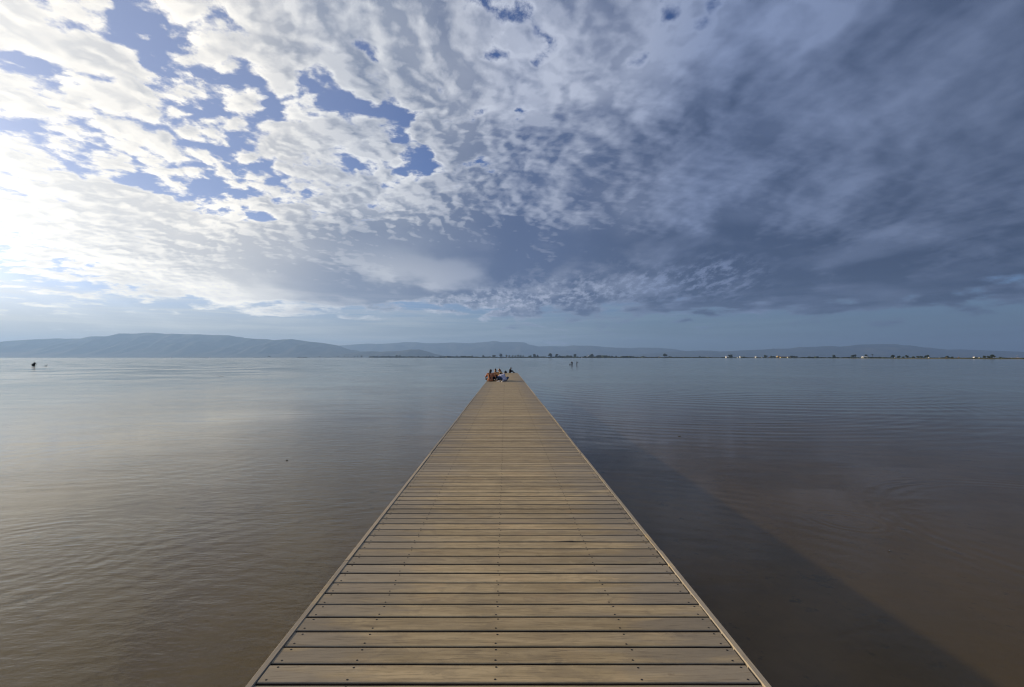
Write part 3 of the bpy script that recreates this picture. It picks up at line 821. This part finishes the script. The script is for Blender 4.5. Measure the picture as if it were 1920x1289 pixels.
#@@END2
# ------------------------------------------------------------------ people
V = Vector
def skin(n, c): return simple(n, c, .55, .06, 9, 0, .35)
M_SKIN = skin('skin_tan', (.46, .27, .17)); M_SKIN2 = skin('skin_light', (.58, .36, .25))
M_HAIRD = simple('dark_hair', (.022, .015, .011), .55, .4, 40, .004); M_HAIRB = simple('light_brown_hair', (.30, .17, .07), .5, .4, 40, .004)
M_EYE = simple('eye', (.02, .015, .012), .2, .1, 5); M_LIP = simple('lips', (.36, .13, .10), .5, .1, 5)
def cloth(n, c): return simple(n, c, .88, .14, 9, .004, .2)
M_CORAL = cloth('coral_cotton', (.56, .235, .125)); M_BLACK = cloth('black_cotton', (.014, .014, .016)); M_TAN = cloth('tan_cotton', (.50, .27, .12))
M_MUST = cloth('mustard_cotton', (.50, .33, .12)); M_LILAC = cloth('white_lilac_cotton', (.58, .56, .68)); M_JEAN = cloth('blue_denim', (.055, .085, .15))
M_GREYC = cloth('dark_grey_cotton', (.05, .05, .06)); M_SHOE = cloth('pale_canvas', (.62, .58, .54)); M_NEO = cloth('black_neoprene', (.012, .013, .015))
M_WEAVE = simple('dark_basketry', (.02, .017, .012), .9, .4, 30, .01)

def ik(a, b, l1, l2, pole):
    a, b = V(a), V(b); d = b - a; L = min(d.length, (l1 + l2) * .995); u = d.normalized()
    if d.length > L: b = a + u * L
    x = (l1 * l1 - l2 * l2 + L * L) / (2 * L); h = math.sqrt(max(0, l1 * l1 - x * x))
    pv_ = V(pole); pv_ = (pv_ - u * pv_.dot(u)); pv_ = pv_.normalized() if pv_.length > 1e-5 else u.orthogonal().normalized()
    return a + u * x + pv_ * h, b

def figure(root, J, shirt=None, trousers=None, shoes=None, hair=None, skinm=M_SKIN, sleeve=2, hair_kind='short', legs=2, head_dir=V((0, 1, 0)), strap=None):
    """J: joints. One continuous body; clothes, hair and shoes are its children's own meshes."""
    mb = MB()
    pel, wai, che, nb_ = J['pelvis'], J['waist'], J['chest'], J['neck']
    up = (nb_ - che).normalized(); side = J['side']
    def torso(mb, g_):
        mb.cap(pel - side * .06, .105 + g_, pel + side * .06, .105 + g_)
        for s in (-1, 1):
            mb.cap(pel + side * .055 * s, .10 + g_, wai + side * .045 * s, .088 + g_)
            mb.cap(wai + side * .045 * s, .088 + g_, che + side * .065 * s, .102 + g_)
            mb.cap(che + side * .065 * s, .102 + g_, J['sh' + 'LR'[s > 0]] - side * s * .02, .058 + g_)
        mb.cap(J['shL'], .052 + g_, J['shR'], .052 + g_)
    def arms(mb, g_, upto):
        for s in 'LR':
            mb.cap(J['sh' + s], .050 + g_, J['el' + s], .038 + g_)
            if upto > 1: mb.cap(J['el' + s], .039 + g_, J['wr' + s] - (J['wr' + s] - J['el' + s]) * (.0 if g_ == 0 else .06), .027 + g_ * .8)
    def legsf(mb, g_):
        for s in 'LR':
            mb.cap(J['hi' + s], .088 + g_, J['kn' + s], .058 + g_)
            mb.cap(J['kn' + s], .057 + g_, J['an' + s], .038 + g_)
    hc = J['head']; hd = head_dir.normalized(); hu = J.get('hup', V((0, 0, 1))); hs = hd.cross(hu).normalized(); hu = hs.cross(hd)
    rot = Matrix((hs, hd, hu)).transposed()
    torso(mb, 0); arms(mb, 0, 2)
    mb.cap(nb_ - up * .02, .056, hc - hu * .05, .050)
    mb.ell(hc, (.074, .093, .105), rot=rot); mb.cap(hc + hd * .035 - hu * .055, .045, hc + hd * .05 - hu * .075, .034)
    mb.cap(hc + hd * .088 + hu * .012, .009, hc + hd * .103 - hu * .022, .014)
    for s in (-1, 1): mb.ell(hc + hs * .074 * s - hu * .008, (.012, .020, .030), rot=rot)
    legsf(mb, 0)
    for s in 'LR':
        an, to = J['an' + s], J['to' + s]; mb.cap(an, .038, to, .030); mb.cap(an - (to - an) * .22, .032, an, .034)
    for s, sg in (('L', -1), ('R', 1)):
        wr = J['wr' + s]; fd = (wr - J['el' + s]).normalized(); fd = (fd + V(J.get('hd' + s, (0, 0, 0)))).normalized()
        pn = V((0, 0, 1)); pn = (pn - fd * pn.dot(fd)); pn = pn.normalized() if pn.length > .05 else V((0, 1, 0)); ps = fd.cross(pn)
        for k in (-1, 0, 1): mb.cap(wr + ps * k * .012, .017, wr + fd * .085 + ps * k * .024, .0145)
        for k, L in enumerate((.062, .074, .079, .068)):
            o_ = wr + fd * .085 + ps * ((k - 1.5) * .0215 * -sg)
            m_ = o_ + fd * L * .55 - pn * L * .12; e_ = m_ + fd * L * .42 - pn * L * .40
            mb.cap(o_, .0105, m_, .0098, 8); mb.cap(m_, .0098, e_, .0085, 8)
        o_ = wr + fd * .028 - ps * sg * -.026 * -1
        m_ = o_ + (fd * .75 + ps * (sg * -1) * -.8 * -1).normalized() * .038; e_ = m_ + (fd + ps * (sg * -1) * .25 - pn * .3).normalized() * .030
        mb.cap(o_, .0135, m_, .0115, 8); mb.cap(m_, .0115, e_, .0095, 8)
    b = link('body', remeshed(mb, 'body', .0085, 3), skinm, root)
    for s in (-1, 1):
        e_ = MB(); e_.ell(hc + hd * .082 + hs * .031 * s + hu * .018, (.010, .008, .008), 8, 6, rot); e_.obj('eye', M_EYE, root, smooth=True)
    e_ = MB(); e_.ell(hc + hd * .090 - hu * .048, (.022, .008, .007), 8, 6, rot); e_.obj('mouth', M_LIP, root, smooth=True)
    if shirt:
        mb = MB(); torso(mb, .016); arms(mb, .015, sleeve); mb.cap(pel - side * .06, .130, pel + side * .06, .130)
        link('shirt', remeshed(mb, 'shirt', .013, 5, .014), shirt, root)
    if trousers:
        mb = MB(); mb.cap(pel - side * .06 - up * .015, .114, pel + side * .06 - up * .015, .114); mb.cap(J['hiL'], .112, J['hiR'], .112); legsf(mb, .016)
        link('trousers', remeshed(mb, 'trousers', .013, 5, .012), trousers, root)
    if shoes:
        for s in 'LR':
            mb = MB(); an, to = J['an' + s], J['to' + s]; mb.cap(an - (to - an) * .25, .044, to, .040); mb.cap(an, .048, to - (to - an) * .4, .046)
            link('shoe', remeshed(mb, 'shoe', .012, 4), shoes, root)
    if hair:
        mb = MB(); mb.ell(hc - hd * .022 + hu * .022, (.088, .092, .104), rot=rot); mb.ell(hc - hd * .03 - hu * .03, (.078, .075, .09), rot=rot)
        if hair_kind == 'bun': mb.ell(hc - hd * .06 + hu * .115, (.045, .045, .042), rot=rot)
        if hair_kind == 'long':
            for k in (-1.2, -.4, .4, 1.2): mb.cap(hc - hd * .05 + hs * k * .03, .04, nb_ - hd * .10 + hs * k * .045 - hu * .16, .026)
        if hair_kind == 'tail': mb.cap(hc - hd * .09, .034, hc - hd * .15 - hu * .12, .026); mb.cap(hc - hd * .15 - hu * .12, .026, hc - hd * .14 - hu * .24, .012)
        link('hair', remeshed(mb, 'hair', .011, 3, .010), hair, root)
    if strap:
        mb = MB()
        for k in range(12):
            t0_, t1_ = k / 12, (k + 1) / 12
            f = lambda t: nb_ - up * (.02 + .44 * t) - side * (.10 - .16 * t) - J['fwd'] * (.110 + .045 * math.sin(t * 3.1))
            mb.cap(f(t0_), .022, f(t1_), .022, 6)
        link('shoulder_strap', remeshed(mb, 'shoulder_strap', .010, 2), strap, root)
    return b

def seated(lean=20, roll=0, curve=12, ank=((-.05, .30), (.08, .36)), knee=((-1, .6, .35), (1, .6, .35)), hands=((-.22, .34, .22), (.22, .34, .22)), ankz=.06, elb=(0, -.7, -.6), nod=0):
    J = {}; side = V((math.cos(R(roll)), 0, -math.sin(R(roll)))); fwd = V((0, 1, 0)); J['side'], J['fwd'] = side, fwd
    def dr(a): a = R(a); v = V((math.sin(R(roll)), math.sin(a), math.cos(a) * math.cos(R(roll)))); return v.normalized()
    J['pelvis'] = V((0, 0, .118)); J['waist'] = J['pelvis'] + dr(lean - curve) * .17; J['chest'] = J['waist'] + dr(lean) * .17
    J['neck'] = J['chest'] + dr(lean + curve) * .155; J['head'] = J['neck'] + dr(lean + curve + nod) * .165 + fwd * .015
    sb = J['neck'] - dr(lean + curve) * .045
    J['shL'], J['shR'] = sb - side * .165, sb + side * .165
    for s, sg, i in (('L', -1, 0), ('R', 1, 1)):
        J['el' + s], J['wr' + s] = ik(J['sh' + s], hands[i], .27, .25, (elb[0] + sg * .7, elb[1], elb[2]))
        J['hi' + s] = V((sg * .10, .03, .112))
        an = V((ank[i][0], ank[i][1], ankz if len(ank[i]) < 3 else ank[i][2]))
        J['kn' + s], J['an' + s] = ik(J['hi' + s], an, .41, .40, knee[i])
        d_ = (J['an' + s] - J['kn' + s]); d_.z = 0; d_ = d_.normalized() if d_.length > .01 else fwd
        J['to' + s] = J['an' + s] + (d_ * .8 + V((0, .4, 0))).normalized() * .15; J['to' + s].z = .045
    return J

def on_deck(px, dep): return V(((px - HX) / F * dep, dep, DECK + .006))
# coral top, back to us, knee over the edge
e = empty('person', on_deck(919.6, 30.4), R(-8), .95); e.scale = (1.06, 1.0, .93)
tag(e, 'person in a coral top and black trousers sitting on the left pier edge, back turned', 'person', 'people sitting together on the pier')
J = seated(17, -2, 10, ank=((.06, .30), (.30, .36)), knee=((-1, .35, .25), (.7, .9, .25)), hands=((-.20, .30, .30), (.30, .30, .20)), nod=-4)
figure(e, J, M_CORAL, M_BLACK, M_BLACK, M_HAIRD, M_SKIN, 1, 'long', head_dir=V((.15, 1, -.1)), strap=M_BLACK)
# lilac-white shirt, doubled over to the left
e = empty('person', on_deck(946.0, 30.5), R(14), .98)
tag(e, 'person in a white-lilac shirt and blue jeans bent far forward, nearest of the seated group', 'person', 'people sitting together on the pier')
J = seated(46, -16, 20, ank=((-.28, .34), (-.02, .42)), knee=((-1, .5, .3), (1, .5, .55)), hands=((-.50, .22, .10), (-.20, .45, .12)), nod=14)
figure(e, J, M_LILAC, M_JEAN, M_SHOE, M_HAIRD, M_SKIN2, 2, 'short', head_dir=V((-.3, .8, -.7)))
# tan top facing us, dark bun
e = empty('person', on_deck(932.5, 31.75), R(150), .93)
tag(e, 'person in a tan top with dark hair in a bun, facing the camera', 'person', 'people sitting together on the pier')
J = seated(14, 4, 10, nod=6, hands=((-.16, .36, .26), (.24, .30, .20)))
figure(e, J, M_TAN, M_BLACK, M_SHOE, M_HAIRD, M_SKIN, 1, 'bun', head_dir=V((-.2, 1, -.25)))
# mustard top, fair hair
e = empty('person', on_deck(940.5, 32.3), R(118), .94)
tag(e, 'person with light brown hair and a mustard top sitting farthest back in the group', 'person', 'people sitting together on the pier')
J = seated(12, 0, 10, nod=8, hands=((-.10, .38, .30), (.10, .40, .28)))
figure(e, J, M_MUST, M_GREYC, M_SHOE, M_HAIRB, M_SKIN2, 1, 'tail', head_dir=V((0, 1, -.2)))
# alone at the end, facing right, legs out
e = empty('person', on_deck(955.8, 46.9), R(-72), .68)
tag(e, 'person in dark clothes sitting hunched alone at the far end of the pier', 'person')
J = seated(14, 0, 14, ank=((-.07, .62), (.07, .66)), knee=((-.1, .1, 1), (.1, .1, 1)), hands=((-.12, .36, .26), (.12, .36, .26)))
figure(e, J, M_BLACK, M_BLACK, M_BLACK, M_HAIRD, M_SKIN, 2, 'long', head_dir=V((0, 1, -.15)))
# things lying about
def sneaker(px, dep, rz, label, mat):
    e = empty('shoe', on_deck(px, dep), rz); tag(e, label, 'shoe', 'shoes taken off beside the group')
    mb = MB(); mb.cap((0, -.09, .035), .038, (0, .10, .025), .030); mb.cap((0, -.09, .06), .034, (0, -.02, .055), .032)
    link('upper', remeshed(mb, 'upper', .008, 3), mat, e)
    mb = MB(); mb.box((0, .005, .007), (.075, .27, .014)); mb.obj('sole', M_WHITE, e)
sneaker(934.6, 29.95, R(60), 'pale canvas shoe lying left of the bent-over person', M_SHOE)
sneaker(941.4, 29.8, R(15), 'pale canvas shoe lying in front of the bent-over person', M_SHOE)
e = empty('backpack', on_deck(948.0, 45.6), R(20)); tag(e, 'small dark backpack slumped on the deck left of the lone far person', 'backpack')
mb = MB(); mb.ell((0, 0, .12), (.15, .11, .12)); mb.ell((-.02, 0, .20), (.09, .08, .07)); mb.ell((.02, -.08, .09), (.10, .06, .07))
link('bag', remeshed(mb, 'bag', .012, 4, .01), M_GREYC, e)
mb = MB(); mb.tube([(-.03, .02, .25), (-.01, .03, .295), (.03, .02, .25)], [.008] * 3, 6); mb.obj('handle', M_BLACK, e, smooth=True)

# ---- far waders and what floats beside them
def standing(arm=((-.30, .15, .95), (.30, .15, .95)), lean=8, legs=.12):
    J = {}; side = V((1, 0, 0)); fwd = V((0, 1, 0)); J['side'], J['fwd'] = side, fwd
    def dr(a): return V((0, math.sin(R(a)), math.cos(R(a))))
    J['pelvis'] = V((0, 0, .90)); J['waist'] = J['pelvis'] + dr(lean * .6) * .17; J['chest'] = J['waist'] + dr(lean) * .17
    J['neck'] = J['chest'] + dr(lean * 1.1) * .16; J['head'] = J['neck'] + dr(lean * .8) * .165
    sb = J['neck'] - dr(lean) * .045; J['shL'], J['shR'] = sb - side * .165, sb + side * .165
    for s, sg, i in (('L', -1, 0), ('R', 1, 1)):
        J['el' + s], J['wr' + s] = ik(J['sh' + s], arm[i], .28, .25, (sg * .5, -.8, -.3))
        J['hi' + s] = V((sg * .09, 0, .86)); J['an' + s] = V((sg * legs, -.02 * sg, .08)); J['kn' + s] = (J['hi' + s] + J['an' + s]) / 2 + V((0, .03, .01))
        J['to' + s] = J['an' + s] + V((sg * .02, .15, -.035))
    return J
def wader(px, py, rz, sc, J, label, mats=(M_NEO, M_NEO), hair=M_HAIRD):
    dep = F * CAM_Z / (py - HY)
    e = empty('person', at(px, dep, -.42), rz, sc); tag(e, label, 'person', 'people wading in the distant shallows')
    figure(e, J, mats[0], mats[1], M_NEO, hair, M_SKIN, 2, 'short')
    return e, dep
wader(1072.4, 685.2, R(20), .93, standing(((-.34, .28, 1.02), (.30, .22, .98)), 12), 'dark figure wading, left of the two standing close together right of the pier')
wader(1081.4, 685.0, R(-80), .90, standing(((-.2, .05, .80), (.22, .52, 1.10)), 5), 'dark figure wading with one arm held out, right of the two right of the pier')
e_, dp_ = wader(65.2, 687.7, R(30), .95, standing(((-.26, .16, .82), (.30, .30, .95)), 16), 'dark bulky figure wading alone with a basket, far left below the mountains')
def basket(px, py, sx, sz, label, z=0.0):
    dep = F * CAM_Z / (py - HY); e = empty('basket', at(px, dep, z), R(12)); tag(e, label, 'basket', 'dark baskets of the waders')
    mb = MB(); n = 16; prof = [(.34, -.06), (.42, .0), (.48, sz * .6), (.50, sz), (.45, sz), (.42, sz * .5), (.30, .02)]
    for r_, z_ in prof:
        for k in range(n):
            a = 2 * math.pi * k / n; mb.v.append(V((math.cos(a) * r_ * sx, math.sin(a) * r_ * sx, z_)))
    for j in range(len(prof) - 1):
        for k in range(n): mb.face((j * n + k, j * n + (k + 1) % n, (j + 1) * n + (k + 1) % n, (j + 1) * n + k))
    mb.face([k for k in reversed(range(n))]); mb.face([(len(prof) - 1) * n + k for k in range(n)])
    mb.obj('basket_body', M_WEAVE, e, smooth=True)
    mb = MB(); mb.tube([(-.46 * sx, 0, sz * .9), (-.3 * sx, 0, sz + .16 * sx), (0, 0, sz + .22 * sx), (.3 * sx, 0, sz + .16 * sx), (.46 * sx, 0, sz * .9)], [.014] * 5, 6); mb.obj('handle', M_WEAVE, e, smooth=True)
basket(1068.6, 684.9, .34, .26, 'small dark basket floating left of the paired waders')
basket(62.6, 687.75, .52, .50, 'bulky dark basket carried at the hip of the lone wader', .18)
basket(86.8, 687.0, .56, .11, 'flat dark basket floating right of the lone wader')
# a gull low over the floating basket
dep = F * CAM_Z / (687.0 - HY); e = empty('gull', at(89.5, dep, .42), R(25)); tag(e, 'pale gull skimming low over the flat floating basket', 'bird')
M_GULL = simple('gull_feathers', (.42, .42, .42), .8, .2, 6)
mb = MB(); mb.cap((0, -.13, 0), .028, (0, .10, .01), .045); mb.ell((0, .17, .03), (.03, .04, .03)); mb.cap((0, .20, .03), .008, (0, .24, .022), .004, 6); mb.cap((0, -.14, 0), .02, (0, -.22, 0), .012)
link('body', remeshed(mb, 'body', .01, 3), M_GULL, e)
for s in (-1, 1):
    mb = MB()
    for k, (x_, y_, z_, c_) in enumerate(((.02, .03, .02, .07), (.16, .06, .09, .065), (.30, .03, .07, .05), (.42, -.04, .03, .02))):
        mb.v += [V((s * x_, y_ + c_, z_)), V((s * x_, y_ - c_, z_ - .005)), V((s * x_, y_, z_ + .012))]
    for k in range(3):
        a = k * 3
        for i, j in ((0, 2), (2, 1), (1, 0)): mb.face((a + i, a + j, a + 3 + j, a + 3 + i))
    mb.obj('wing', M_GULL, e)
# bits drifting on the water
M_DRIFT = simple('drift_leaf', (.13, .12, .09), .7, .3, 9); M_DRIFT2 = simple('pale_leaf', (.5, .47, .4), .7, .3, 9)
def drift(px, py, L, label, rz):
    dep = F * CAM_Z / (py - HY)
    mb = MB(); n = 12
    for k in range(n + 1):
        t = k / n * 2 - 1; w = (1 - t * t) * .16 * L + .003
        mb.v += [V((t * L / 2, -w, .004 + .03 * L * abs(t))), V((t * L / 2, 0, .012 + .05 * L * t * t)), V((t * L / 2, w, .004 + .04 * L * abs(t))), V((t * L / 2, 0, -.004))]
    for k in range(n):
        for j in range(4): a = k * 4 + j; b = k * 4 + (j + 1) % 4; mb.face((a, b, b + 4, a + 4))
    o = mb.obj('drifting_leaf', M_DRIFT2 if 'pale' in label else M_DRIFT, None, at(px, dep, .0), smooth=True); o.rotation_euler.z = rz
    tag(o, label, 'leaf')
drift(416, 706.3, .42, 'long dark frond drifting far out between the left waders and the pier', R(10))
drift(541, 862.5, .04, 'curled leaf drifting on the grey water left of the pier middle', R(25))
drift(1272, 817.5, .07, 'small dark leaf drifting on the water right of the pier', R(-8))
drift(1658, 1029, .02, 'tiny pale speck of leaf drifting on the brown shallows at the right', R(15))

# ------------------------------------------------------------------ render settings
cy = S.cycles
cy.max_bounces = 6; cy.diffuse_bounces = 2; cy.glossy_bounces = 3; cy.transmission_bounces = 2; cy.transparent_max_bounces = 8; cy.volume_bounces = 0
cy.use_denoising = True; cy.filter_width = 1.15; cy.caustics_reflective = False; cy.caustics_refractive = False
cy.sample_clamp_indirect = 8
